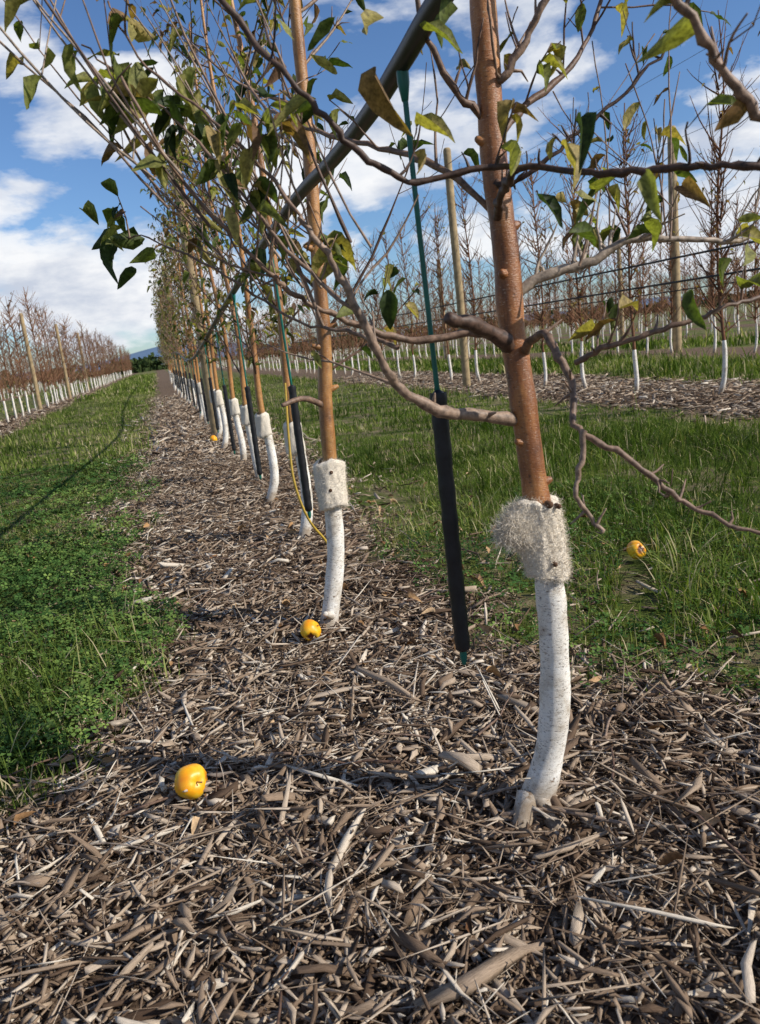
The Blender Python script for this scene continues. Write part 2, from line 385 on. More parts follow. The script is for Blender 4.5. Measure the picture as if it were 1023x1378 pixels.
for (a,b_,r) in (((.50,1.36,.045),(.92,1.22,.05),.0035),((.52,1.30,.03),(.80,1.10,.06),.006),((.16,1.72,.03),(.19,1.50,.075),.002)):
    P=np.array([np.array(a)*(1-t)+np.array(b_)*t+np.array([0,.012*math.sin(4*t),.012*math.sin(6*t)]) for t in np.linspace(0,1,9)]); tube(ac,P,np.linspace(r,r*.5,9),6,.8)
obj("fallen_twigs",ac.mesh("fallen_twigs",[M_twig]))
# ------------------------------------------------------------------ tree generator
def branch(acc,lv,p,d,L,r0,rg,lvl=0,k=5,seg=9,up=.10,wob=.10,sub=5,leafp=.2,rnd=None,lsize=.06):
    p=np.array(p,float);d=np.array(d,float);d/=np.linalg.norm(d)
    pts=[p.copy()];st=L/seg
    for s in range(seg):
        d=d+np.array([0,0,up])+rg.normal(0,wob,3); d/=np.linalg.norm(d)
        p=p+d*st; pts.append(p.copy())
    pts=np.array(pts); rr=np.linspace(r0,max(r0*.28,.0011),seg+1)
    rr=rr*(1+.12*rg.normal(0,1,seg+1)).clip(.7,1.4)
    c=rg.uniform(.15,.9) if rnd is None else rnd
    tube(acc,pts,rr,k,c)
    if sub:
        for s in range(sub):
            t=rg.uniform(.12,.95); i=int(t*seg); q=pts[i]
            dd=(pts[min(i+1,seg)]-pts[i]); dd/=np.linalg.norm(dd)+1e-9
            a=rg.normal(0,1,3); a[2]=abs(a[2])*.8; a-=a.dot(dd)*dd; a/=np.linalg.norm(a)
            nd=dd*rg.uniform(.2,.8)+a*.9+np.array([0,0,.45])
            if rg.uniform()<.45: branch(acc,lv,q,nd,rg.uniform(.02,.06),rr[i]*.6,rg,lvl+2,max(3,k-1),2,.1,.25,0,leafp,c*.8,lsize)
            else: branch(acc,lv,q,nd,L*rg.uniform(.25,.6),rr[i]*.6,rg,lvl+1,max(3,k-1),5,up,wob,(2 if lvl==0 else 0),leafp,c,lsize)
    if lv is not None:
        for i in range(1,len(pts)):
            if rg.uniform()<leafp*(.4+1.2*i/len(pts)):
                dd=pts[i]-pts[i-1]; yaw=math.atan2(dd[1],dd[0])+rg.normal(0,1.0)
                lv.add(pts[i],yaw,rg.normal(-.45,.5),rg.normal(0,.6),lsize*rg.uniform(.6,1.25),float(np.clip(rg.beta(1.5,1.35)+.03,0,1)))
    return pts
def wool(name,parent,pos,r,z0,z1,seed,k=40,n=20,fib=0,tuft=0.,lean=(0,0)):
    rg=np.random.default_rng(seed)
    a=np.arange(k)*2*math.pi/k; t=np.linspace(0,1,n)
    ph=rg.uniform(0,6.28,8)
    A,Tt=np.meshgrid(a,t)
    R_=r*(1+.07*np.sin(2*A+ph[0]+2*Tt)+.035*np.sin(5*A+ph[1]-6*Tt)+.02*np.sin(11*A+ph[2]+13*Tt)+rg.normal(0,.012,A.shape))
    R_+=.004*np.clip((np.sin(A-1.2-.5*Tt)-.2)*9,0,1)
    pr=np.clip(np.minimum(Tt,1-Tt)*14+.66,0,1); R_*=pr
    if tuft:
        g=np.exp(-((np.angle(np.exp(1j*(A-math.radians(186))))/.42)**2))*np.exp(-((Tt-.66)/.24)**2); R_=R_*(1+tuft*g*(1+.12*np.sin(19*Tt+5*A)))
    Z=z0+(z1-z0)*Tt+.007*np.sin(2*A+ph[4])+.0015*np.sin(7*A+ph[5])
    cx=pos[0]+lean[0]*(Tt-.5)
    V=np.stack([cx+R_*np.cos(A),pos[1]+R_*np.sin(A),Z],-1).reshape(-1,3)
    i=np.arange(n-1)[:,None]; j=np.arange(k)[None,:]; j2=(j+1)%k
    Qw=np.stack([i*k+j,i*k+j2,(i+1)*k+j2,(i+1)*k+j],-1).reshape(-1,4)
    Vs=[V];Qs=[Qw]
    if fib:
        w8=np.ones(len(V))
        if tuft: w8+=6*g.ravel()
        idx=rg.choice(len(V),fib,p=w8/w8.sum()); b=V[idx]+rg.normal(0,.0015,(fib,3))
        out=b-np.array([pos[0],pos[1],0]); out[:,2]=0; out/=np.linalg.norm(out,axis=1)[:,None]
        d=out*rg.uniform(.0,.6,(fib,1))+rg.normal(0,.8,(fib,3)); d/=np.linalg.norm(d,axis=1)[:,None]
        l=rg.uniform(.006,.016,(fib,1))
        if tuft: l*=(1+1.3*g.ravel()[idx])[:,None]
        s=np.cross(d,rg.normal(0,1,(fib,3))); s/=np.linalg.norm(s,axis=1)[:,None]; s*=.00028
        b=b-out*.002; mid=b+d*l*.5+out*l*.14; e=b+d*l+rg.normal(0,.2,(fib,3))*l
        F=np.stack([b-s,b+s,mid+s,mid-s,e+s*.3,e-s*.3],1).reshape(-1,3)
        q=np.array([[0,1,2,3],[3,2,4,5]]); Qf=(q[None]+np.arange(fib)[:,None,None]*6).reshape(-1,4)+len(V)
        Vs.append(F);Qs.append(Qf)
    return obj(name,mesh_arrays(name,np.concatenate(Vs),np.concatenate(Qs),[M_wool],smooth=True),parent)
# ---- near tree (hand shaped)
T1=empty("apple_tree",(0,0,0))
ti=lambda L,y:[(a,y,z) for a,z in L]
t1=[(.575,-.06),(.58,.0),(.63,.12),(.655,.24),(.663,.39),(.66,.53),(.65,.63),(.64,.75),(.63,.89),(.62,1.01),(.62,1.12),(.61,1.27),(.61,1.41),(.61,1.52),(.61,1.65),(.61,1.8),(.60,2.2),(.61,2.8),(.6,3.3)]
P1=cr(ti(t1,1.30),150); z=P1[:,2]
r1=np.interp(z,[-.05,.0,.05,.15,.3,.5,.55,.75,1.1,1.6,3.3],[.045,.040,.033,.030,.030,.028,.025,.0245,.0235,.021,.008])
r1=r1*(1+.03*np.sin(z*31)+.02*np.sin(z*67+1))
ac=Acc(); s=z<.57; tube(ac,P1[s],r1[s],20,.5,False,.02)
tube(ac,[(.585,1.30,.06),(.55,1.27,.02),(.52,1.25,-.02)],[.026,.02,.012],10,.5)
tube(ac,[(.60,1.29,.06),(.615,1.25,.01),(.63,1.22,-.03)],[.022,.018,.01],10,.5)
obj("whitewashed_trunk",ac.mesh("whitewashed_trunk",[M_white]),T1)
ac=Acc(); s=z>.55; tube(ac,P1[s],r1[s],20,.5,True,.012)
for zz,a in ((.70,.4),(.78,3.5),(.95,1.0),(1.08,3.9),(1.16,0.),(1.3,3.3)):
    c0=np.array([np.interp(zz,z,P1[:,0]),1.3,zz]); d=np.array([math.cos(a),-abs(math.sin(a)),.3])
    tube(ac,[c0+d*.01,c0+d*.024,c0+d*.032],[.012,.009,.005],8,.5)
obj("trunk",ac.mesh("trunk",[M_bark]),T1)
wool("wool_band",T1,(.655,1.30),.038,.515,.672,3,72,40,12000,.9,lean=(-.02,0))
ac=Acc()
for (x,zz,rr_) in ((.655,.552,.005),(.652,.668,.007),(.67,.662,.005)):
    tube(ac,[(x,1.270,zz),(x,1.2575,zz),(x,1.2545,zz)],[rr_,rr_,rr_*.6],8,.5)
obj("rust_spots",ac.mesh("rust_spots",[M_dark]),T1)
br=Acc();lv=Leaves();rg=np.random.default_rng(21)
def hb(L,ys,r0,r1_,k=8,c=.4,sub=0,sl=.15,leafp=.0,n=None):
    ys=np.interp(np.linspace(0,1,len(L)),np.linspace(0,1,len(ys)),ys)
    P=cr([(a,y,z) for (a,z),y in zip(L,ys)],n or len(L)*5)
    P[1:-1]+=rg.normal(0,.0018,P[1:-1].shape)
    m=len(P); rr=np.linspace(r0,r1_,m)*(1+.10*rg.normal(0,1,m)).clip(.75,1.45)
    tube(br,P,rr,k,c)
    for s in range(sub):
        i=int(rg.uniform(.1,.97)*(m-1)); dd=P[min(i+1,m-1)]-P[i-1]; dd/=np.linalg.norm(dd)+1e-9
        a=rg.normal(0,1,3)*np.array([1,.6,1]); a[2]=abs(a[2])*.9-.1; a-=a.dot(dd)*dd;a/=np.linalg.norm(a)
        if rg.uniform()<.5: branch(br,None,P[i],dd*.3+a,rg.uniform(.015,.04),max(rr[i]*.55,.003),rg,2,5,2,.0,.3,0,0,c)
        else: branch(br,lv,P[i],dd*.5+a+np.array([0,0,.4]),sl*rg.uniform(.4,1.3),max(rr[i]*.45,.002),rg,1,5,6,.05,.12,1,leafp,c,.05)
    return P
hb([(.62,.83),(.52,.85),(.45,.87),(.38,.92),(.35,.97),(.31,1.06),(.28,1.13),(.24,1.19)],[1.30,1.27,1.25,1.22,1.2,1.2],.0125,.004,10,.75,9,.22,.1)
hb([(.625,.955),(.54,1.0),(.47,1.022)],[1.30,1.25,1.22],.015,.0105,10,.15)
hb([(.62,.95),(.57,.99),(.46,.99),(.37,1.02),(.29,1.06),(.23,1.10),(.18,1.15),(.08,1.28),(0.02,1.42)],[1.3,1.35,1.35,1.32,1.3],.008,.002,8,.6,14,.25,.15)
hb([(.63,1.05),(.69,1.08),(.76,1.09),(.83,1.12),(.94,1.11),(1.03,1.10),(1.15,1.14)],[1.3,1.27,1.24,1.2,1.2],.010,.003,9,.95,18,.16,.2)
hb([(.63,.94),(.63,.98),(.63,.95),(.63,.89),(.61,.83),(.66,.79),(.72,.73),(.76,.69),(.81,.66),(.9,.63)],[1.3,1.2,1.15,1.1,1.05,1.02,1.0,.95,.9],.008,.0026,8,.55,12,.05)
hb([(.61,.83),(.60,.77),(.59,.73),(.61,.69),(.62,.67)],[1.05,1.05,1.03],.005,.003,7,.75,4,.03)
hb([(.12,1.52),(.18,1.42),(.24,1.34),(.28,1.29),(.33,1.24),(.39,1.21),(.49,1.22),(.55,1.21),(.59,1.18),(.64,1.17),(.69,1.16),(.73,1.15),(.82,1.13)],[1.12,1.12,1.1,1.1,1.1,1.1,1.08,1.05,.95,.9,.85,.82,.8],.0045,.005,8,.1,12,.08,.2)
hb([(.61,1.18),(.57,1.20),(.54,1.215)],[1.3,1.2,1.08],.008,.006,8,.1)
hb([(.61,1.39),(.63,1.40),(.676,1.47),(.706,1.54),(.72,1.7)],[1.3,1.25,1.2],.008,.004,8,.7,9,.18,.3)
hb([(.61,1.30),(.69,1.364),(.81,1.45),(.88,1.56),(.9,1.7)],[1.3,1.35,1.4],.007,.003,8,.4,14,.22,.3)
hb([(.61,1.33),(.55,1.38),(.50,1.47),(.48,1.6)],[1.3,1.28],.007,.004,8,.4,4,.15,.1)
hb([(.622,1.172),(.554,1.27),(.491,1.335),(.419,1.396),(.339,1.477),(.313,1.552),(.28,1.7)],[1.3,1.40,1.6,1.8,2.0],.007,.003,8,.6,8,.18,.15)
hb([(.60,1.234),(.606,1.225),(.633,1.234),(.713,1.29),(.782,1.336),(.858,1.404)],[1.28,1.2,1.15],.0055,.0022,7,.1,10,.08,.1)
hb([(.63,.93),(.664,.95),(.728,.965),(.792,.98),(.858,.995),(.95,1.0)],[1.1,1.0,1.0],.005,.0025,7,.5,9,.08,.25)
hb([(.30,1.07),(.239,1.141),(.187,1.231),(.117,1.341),(.047,1.422),(-.03,1.499)],[1.25,1.4],.004,.0014,6,.6,4,.08,.6)
hb([(.42,.98),(.35,1.02),(.272,1.053),(.154,1.162),(.026,1.25),(-.032,1.27)],[1.35,1.8],.004,.0014,6,.6,4,.08,.6)
hb([(.28,1.13),(.20,1.27),(.13,1.36),(.05,1.45),(.02,1.54)],[1.2,1.35],.0035,.0014,6,.5,3,.08,.5)
for k in range(14):
    x0=rg.uniform(.03,.36); z0=np.interp(x0,[.05,.3,.6],[1.2,1.05,1.3])+rg.uniform(-.03,.1)
    branch(br,lv,(x0,1.34+rg.normal(0,.06),z0),(rg.normal(-.45,.2),rg.normal(.2,.25),1),rg.uniform(.35,.8),rg.uniform(.002,.0033),rg,1,5,11,.04,.045,2,.2,None,.05)
for k in range(9):
    a=rg.uniform(-1.2,1.5); z0=rg.uniform(1.6,2.6)
    branch(br,lv,(.61,1.3,z0),(math.cos(a),math.sin(a),.5),rg.uniform(.4,.8),.006,rg,0,6,9,.08,.07,4,.15)
for k in range(8):   # fine shoots on the right-hand limbs
    x0=rg.uniform(.68,1.0)
    branch(br,lv,(x0,1.27+rg.normal(0,.04),float(np.interp(x0,[.69,.76,.83,1.0],[1.08,1.09,1.12,1.10]))),(rg.normal(.15,.3),rg.normal(.1,.2),1),rg.uniform(.2,.5),rg.uniform(.0016,.0026),rg,1,5,9,.03,.07,2,.2,None,.045)
def leafrow(P0,P1_,n,size,c0,c1):
    for i in range(n):
        t=rg.uniform(0,1); p=np.array(P0)*(1-t)+np.array(P1_)*t+rg.normal(0,.016,3)
        lv.add(p,rg.uniform(2.2,4.4),rg.normal(-.25,.55),rg.normal(.2,.8),size*rg.uniform(.7,1.2),rg.uniform(c0,c1))
leafrow((.10,1.4,1.36),(-.03,1.4,1.5),20,.064,.0,.75)
leafrow((.04,1.8,1.22),(-.06,1.8,1.29),11,.07,.0,.65)
leafrow((.10,1.36,1.39),(.02,1.36,1.54),9,.055,.1,.9)
leafrow((.2,1.4,1.3),(.1,1.4,1.5),9,.05,.3,.9)
leafrow((.25,1.45,1.38),(.42,1.45,1.52),6,.05,.3,.95)
H=[((.352,1.1,1.36),-1.4,-1.35,1.2,.085,.88),((.50,1.15,1.45),3.4,-.4,.5,.06,.4),((.64,1.1,1.18),.2,-.1,.9,.05,.6),((.63,1.1,1.125),.1,-.15,1.0,.07,.3),
   ((.57,1.08,1.18),-.6,-.9,.7,.06,.1),((.35,1.15,1.07),-1.5,-1.4,.4,.055,.15),((.08,1.35,1.40),.3,-1.0,.3,.06,.05),((.79,1.15,1.14),.3,-.3,.6,.055,.5),
   ((.83,1.17,1.12),2.8,.2,.8,.05,.35),((.76,.99,1.02),-2.0,-1.2,.9,.06,.3),((.37,1.1,1.42),3.4,-.3,.9,.055,.7),((.42,1.1,1.41),-.6,-.5,.6,.065,.5),((.33,1.2,1.46),2.5,-.6,.6,.06,.3)]
for p,yw,pt,rl,sz,c in H: lv.add(p,yw,pt,rl,sz,c)
obj("branches",br.mesh("branches",[M_twig]),T1)
obj("leaves",lv.mesh("leaves",[M_leaf]),T1)
# ---- tree just right of the camera (its outer branch hangs into view)
T0=empty("apple_tree")
ac=Acc(); tube(ac,cr([(.62,.08,-.05),(.63,.08,.2),(.63,.08,.56)],14),.028,14,.5,False,.02); obj("whitewashed_trunk",ac.mesh("whitewashed_trunk",[M_white]),T0)
ac=Acc(); tube(ac,cr([(.63,.08,.54),(.62,.08,1.5),(.62,.08,3.2)],30),np.linspace(.024,.01,30),14,.5,True,.02); obj("trunk",ac.mesh("trunk",[M_bark]),T0)
wool("wool_band",T0,(.63,.08),.04,.5,.66,5,32,14)
br=Acc();lv=Leaves()
hb([(.62,1.0),(.72,1.06),(.735,1.12),(.70,1.15),(.674,1.185),(.632,1.223),(.591,1.273),(.549,1.321),(.5,1.4)],[.08,.35,.62,.75,.75,.75,.75,.75],.008,.004,9,.7,6,.05)
lv.add((.595,.76,1.29),1.6,-.35,1.1,.06,.6);lv.add((.585,.74,1.30),2.6,.2,.5,.05,.6);lv.add((.545,.78,1.145),-2.0,-.9,.5,.06,.56);lv.add((.66,.75,1.2),2.9,-.3,.9,.05,.9)
obj("branches",br.mesh("branches",[M_twig]),T0); obj("leaves",lv.mesh("leaves",[M_leaf]),T0)
# ---- second tree
T2=empty("apple_tree")
t2=[(.41,-.05),(.42,.0),(.46,.15),(.49,.30),(.50,.46),(.51,.62),(.52,.82),(.54,.99),(.55,1.2),(.56,1.43),(.57,1.65),(.575,1.86),(.58,2.02),(.59,2.26),(.6,2.8),(.6,3.3)]
P2=cr(ti(t2,2.55),110); z=P2[:,2]
r2=np.interp(z,[-.05,0,.06,.2,.46,.5,.8,1.6,3.3],[.045,.036,.031,.031,.030,.0255,.024,.021,.008])*(1+.03*np.sin(z*37))
ac=Acc(); s=z<.52; tube(ac,P2[s],r2[s],18,.5,False,.02); tube(ac,[(.44,2.52,.08),(.42,2.49,.1),(.41,2.47,.11)],[.015,.011,.008],8,.5)
obj("whitewashed_trunk",ac.mesh("whitewashed_trunk",[M_white]),T2)
ac=Acc(); s=z>.48; tube(ac,P2[s],r2[s],18,.5,True,.015)
for zz,a in ((.85,.2),(.99,2.9),(1.05,.3),(1.3,2.8)):
    c0=np.array([np.interp(zz,z,P2[:,0]),2.55,zz]); d=np.array([math.cos(a),-abs(math.sin(a)),.3]); tube(ac,[c0+d*.01,c0+d*.03,c0+d*.045],[.014,.01,.006],8,.5)
obj("trunk",ac.mesh("trunk",[M_bark2]),T2)
wool("wool_band",T2,(.505,2.55),.050,.455,.620,9,56,26,5000,.0)
ac=Acc()
for x,zz in ((.50,.585),(.49,.525)): tube(ac,[(x,2.51,zz),(x-.001,2.497,zz)],[.008,.006],8,.5)
obj("rust_spots",ac.mesh("rust_spots",[M_dark]),T2)
def tree_branches(rg,cx,cy,z0,z1,n,Lmax,leafp,k=5,bias=0.,lsize=.06,sub=5,avoid=None):
    br=Acc();lv=Leaves()
    for i in range(n):
        zz=z0+(z1-z0)*(i+rg.uniform(0,1))/n
        a=rg.uniform(0,6.283) if rg.uniform()>bias else math.pi+rg.normal(0,.7)
        if avoid is not None and math.cos(a-avoid)>.2: a+=math.pi
        L=Lmax*rg.uniform(.5,1)*(1-.45*(zz-z0)/(z1-z0))
        branch(br,lv,(cx,cy,zz),(math.cos(a),math.sin(a),rg.uniform(.3,.9)),L,rg.uniform(.004,.0075),rg,0,k,9,.09,.06,sub,leafp,None,lsize)
    return br,lv
rg=np.random.default_rng(5)
br,lv=tree_branches(rg,.56,2.55,.85,3.2,26,.8,.2,5,.25,avoid=-math.pi/2-.5)
P=[(.52,2.55,.80),(.44,2.5,.84),(.36,2.45,.83)]; tube(br,cr(P,8),np.linspace(.012,.007,8),8,.5)
obj("branches",br.mesh("branches",[M_twig]),T2); obj("leaves",lv.mesh("leaves",[M_leaf]),T2)
# ---- row variants at origin
def variant(seed,style):
    rg=np.random.default_rng(seed); d={}
    bend=rg.uniform(-.05,.05)
    pts=[(0-bend,0,-.05),(0-bend*.8,0,.02),(.02,rg.normal(0,.01),.2),(.01+bend*.3,0,.45),(0,0,.7),(rg.normal(0,.02),0,1.2),(rg.normal(0,.03),0,2),(rg.normal(0,.03),0,2.7),(0,0,3.35)]
    row=style.startswith('row'); far=style.endswith('far')
    kk=(8 if far else 12) if row else (4 if far else 6)
    P=cr(pts,(30 if far else 50) if row else (11 if far else 22)); z=P[:,2]
    r=np.interp(z,[-.05,.05,.5,.6,3.35],[.04,.03,.028,.022,.006])
    if not row: r=np.interp(z,[-.05,.05,.5,.6,3.35],[.036,.028,.026,.018,.006])
    zt=.52 if row else rg.uniform(.5,.62)
    ac=Acc(); s=z<zt+(.2 if far and not row else .05); tube(ac,P[s],r[s],kk,.5,False,.03,rg); d['w']=ac.mesh("whitewashed_trunk",[M_white])
    ac=Acc(); s=z>zt-.02; tube(ac,P[s],r[s],kk,.4,True,.02,rg); d['t']=ac.mesh("trunk",[M_bark2 if row else M_twigred])
    if row:
        br,lv=tree_branches(rg,0,0,.85,3.3,26 if far else 30,.85,.24,3 if far else 4,.22,.06,4 if far else 5)
        d['b']=br.mesh("branches",[M_twig]); d['l']=lv.mesh("leaves",[M_leaf])
    else:
        br=Acc();lv=Leaves()
        for i in range(66 if far else 90):
            zz=rg.uniform(.6,3.1); a=rg.uniform(0,6.283)
            L=rg.uniform(.15,.8)*(1-.2*zz/3)
            branch(br,lv,(0,0,zz),(math.cos(a),math.sin(a),rg.uniform(.3,1.3)),L,rg.uniform(.006,.011)*(1.35 if far else 1),rg,1,3,3 if far else 5,.12,.09,1 if far else 2,.05,None,.055)
        d['b']=br.mesh("branches",[M_twigred])
        lv.c=[.65+.35*v for v in lv.c]; d['l']=lv.mesh("leaves",[M_leaf])
    return d
VR=[variant(100+i,'row') for i in range(4)]
VS=[variant(200+i,'slim') for i in range(5)]
VRF=[variant(120+i,'row_far') for i in range(4)]
VSF=[variant(220+i,'slim_far') for i in range(6)]
def wool_mesh_obj():
    e=wool("wool_band",None,(0,0),.046,.47,.63,33,30,14,500,.0); me=e.data; bpy.data.objects.remove(e); return me
WM=wool_mesh_obj()
def put(d,x,y,sc=1.,rot=0.,w=False,name="apple_tree"):
    e=empty(name,(x,y,0)); e.rotation_euler=(0,0,rot); e.scale=(1,1,sc)
    obj("whitewashed_trunk",d['w'],e);obj("trunk",d['t'],e);obj("branches",d['b'],e);obj("leaves",d['l'],e)
    if w: obj("wool_band",WM,e)
    return e
ys_=[3.85,5.05,6.1,7.29,8.4,9.6,10.8,12.0,13.2]
for i,yv in enumerate(ys_):
    put(VR[i%4],.59+rng.normal(0,.02),yv,rng.uniform(.95,1.08),rng.choice([0,.35,-.35,.2]),True)
for i in range(10):
    put(VS[i%5],5.62+rng.normal(0,.05),5.7+1.27*i+rng.normal(0,.08),rng.uniform(.95,1.15),rng.uniform(0,6.28))
for i in range(10):
    put(VS[(i*3)%5],-3.62+rng.normal(0,.04),11.5+.98*i,rng.uniform(.85,1.02),rng.uniform(0,6.28))
def geo(me):
    nv=len(me.vertices); co=np.empty(nv*3,dtype=np.float32); me.vertices.foreach_get("co",co)
    q=np.empty(len(me.loops),dtype=np.int32); me.loops.foreach_get("vertex_index",q)
    at=me.attributes.get("rnd"); r=np.full(nv,.5,dtype=np.float32)
    if at: at.data.foreach_get("value",r)
    return co.reshape(-1,3),q.reshape(-1,4),r
def mass(plist,variants,extra=None):
    cache=[{k:geo(me) for k,me in d.items()} for d in variants]
    wg=geo(WM) if extra else None
    out={k:Acc() for k in ('w','t','b','l')}
    if extra: out['o']=Acc()
    for (x,y) in plist:
        d=cache[rng.integers(0,len(cache))]; a=rng.uniform(0,6.28) if not extra else rng.choice([0,.35,-.35]); c,s=math.cos(a),math.sin(a); sz=rng.uniform(.8,1.15)
        for k in out:
            co,q,r=(d[k] if k!='o' else wg)
            out[k].add(np.stack([co[:,0]*c-co[:,1]*s+x,co[:,0]*s+co[:,1]*c+y,co[:,2]*(sz if k in 'tbl' else 1)],-1),q,r)
    return out
D=empty("distant_apple_trees")
far1=mass([(.59+rng.normal(0,.03),14.4+1.2*i) for i in range(28)],VRF,True)
pl=[]
def rowp(X,y0,y1,st=1.25):
    y=y0
    while y<y1: pl.append((X+rng.normal(0,.06),y+rng.normal(0,.1))); y+=st
rowp(5.62,18.4,60); rowp(5.62,60,120,1.7); rowp(-3.62,21.4,60,1.0); rowp(-3.62,60,120,1.6); rowp(-8.6,26,90,1.4); rowp(-13.6,40,100,1.8)
for X in ROWS_R[1:]: rowp(X,X*.8,50,1.15); rowp(X,50,90,1.9)
rowp(40.6,34,85,1.5);rowp(45.6,38,85,1.7)
far2=mass(pl,VSF)
for nm,key,m1,m2 in (("whitewashed_trunks",'w',M_white,M_white),("trunks",'t',M_bark2,M_twigred),("branches",'b',M_twig,M_twigred),("leaves",'l',M_leaf,M_leaf)):
    obj(nm,far1[key].mesh(nm,[m1]),D); obj(nm,far2[key].mesh(nm,[m2]),D)
obj("wool_bands",far1['o'].mesh("wool_bands",[M_wool]),D)
# ------------------------------------------------------------------ irrigation line + risers
IR=empty("irrigation_line")
ac=Acc()
pp=[(.49,-.5,1.48),(.49,.5,1.485),(.49,1.12,1.482),(.495,1.40,1.464),(.497,1.62,1.447),(.497,1.98,1.44),(.495,2.5,1.447),(.50,3.7,1.413),(.49,5.2,1.327),(.485,6.45,1.25),(.485,8.6,1.12),(.49,11.2,1.02),(.49,14,1.04),(.5,22,1.26),(.5,45,1.35)]
tube(ac,cr(pp,200),.0178,14,.5)
obj("pipe",ac.mesh("pipe",[M_pipe]),IR)
def riser(x,y,zt,zb,n=.61,lean=.0):
    e=empty("hanging_sprinkler",(x,y,0))
    ac=Acc(); tube(ac,cr([(0,0,zt+.012),(lean*.3,0,zt-.25),(lean,0,zb+n-.02)],10),.0052,8,.5); obj("green_hose",ac.mesh("green_hose",[M_green]),e)
    ac=Acc(); P=cr([(lean,0,zb+n),(lean*1.1,0.002,zb+n*.5),(lean*1.2,0,zb)],30); tube(ac,P,.016*(1+.05*np.sin(np.arange(30)*1.9)),14,.5,True,.02)
    tube(ac,[(lean,0,zb+n-.004),(lean,0,zb+n+.004)],[.015,.007],14,.5)
    obj("foam_tube",ac.mesh("foam_tube",[M_black]),e)
    ac=Acc(); tube(ac,[(lean*1.2,0,zb+.01),(lean*1.2,0,zb-.02),(lean*1.2,0,zb-.035)],[.008,.008,.0045],8,.5)
    tube(ac,[(0,0,zt+.02),(0,0,zt-.02),(0,0,zt-.05)],[.011,.011,.006],10,.5)
    obj("nozzle",ac.mesh("nozzle",[M_green]),e)
riser(.495,1.40,1.452,.363,.525,.010); riser(.499,3.13,1.425,.338,.516,.009); riser(.49,4.65,1.35,.286,.525)
for i in range(13):
    yv=6.3+1.68*i; riser(.486,yv,float(np.interp(yv,[5.2,6.45,8.6,11.2,14,22,45],[1.327,1.25,1.12,1.02,1.04,1.26,1.35])),.27+rng.uniform(-.03,.03),.52)
h=empty("yellow_drip_hose"); ac=Acc(); tube(ac,cr([(.555,3.6,.85),(.53,3.55,.6),(.52,3.5,.4),(.56,3.48,.22),(.63,3.5,.1),(.66,3.5,.02)],30),.006,8,.5); obj("hose",ac.mesh("hose",[M_yellowhose]),h)
def wires(name,X,hs,y0,y1,r,mat):
    ac=Acc()
    for hgt in hs: tube(ac,cr([(X,y0,hgt),(X,(y0+y1)/2,hgt-.02),(X,y1,hgt)],20),r,5,.5)
    e=empty(name); obj("wire_strands",ac.mesh("wires",[mat]),e)
wires("trellis_wire",.60,[2.2,3.0],-1,60,.0014,M_wire)
wires("trellis_wire",5.62,[2.0,2.7,3.4],0,60,.0025,M_wire)
wires("trellis_wire",-3.62,[1.3,2.1],2,90,.003,M_wire)
wires("drip_pipe",5.5,[1.25,1.5],0,60,.012,M_wirethick)
wires("drip_pipe",10.6,[1.3],4,90,.014,M_wirethick)
def post(x,y,hh,r):
    e=empty("wooden_post",(x,y,0)); ac=Acc()
    P=np.array([(0,0,-.1),(0,0,.3),(.01,0,hh*.4),(0,.01,hh*.7),(0,0,hh-.03),(0,0,hh)]); tube(ac,P,[r*1.08,r*1.05,r*1.02,r,r*.97,r*.88],16,.5,True,.01)
    obj("pole",ac.mesh("pole",[M_post]),e)
post(5.13,12.7,3.9,.065);post(10.75,14.5,4.5,.09);post(.60,10.2,3.6,.065);post(-3.6,17.2,2.9,.06);post(-3.6,25.5,2.9,.06);post(-3.6,34,3,.06);post(-3.6,43,3,.06)
post(10.6,28,3.6,.07);post(15.6,24,3.6,.07);post(.6,22,3.5,.07);post(.6,34,3.5,.07)
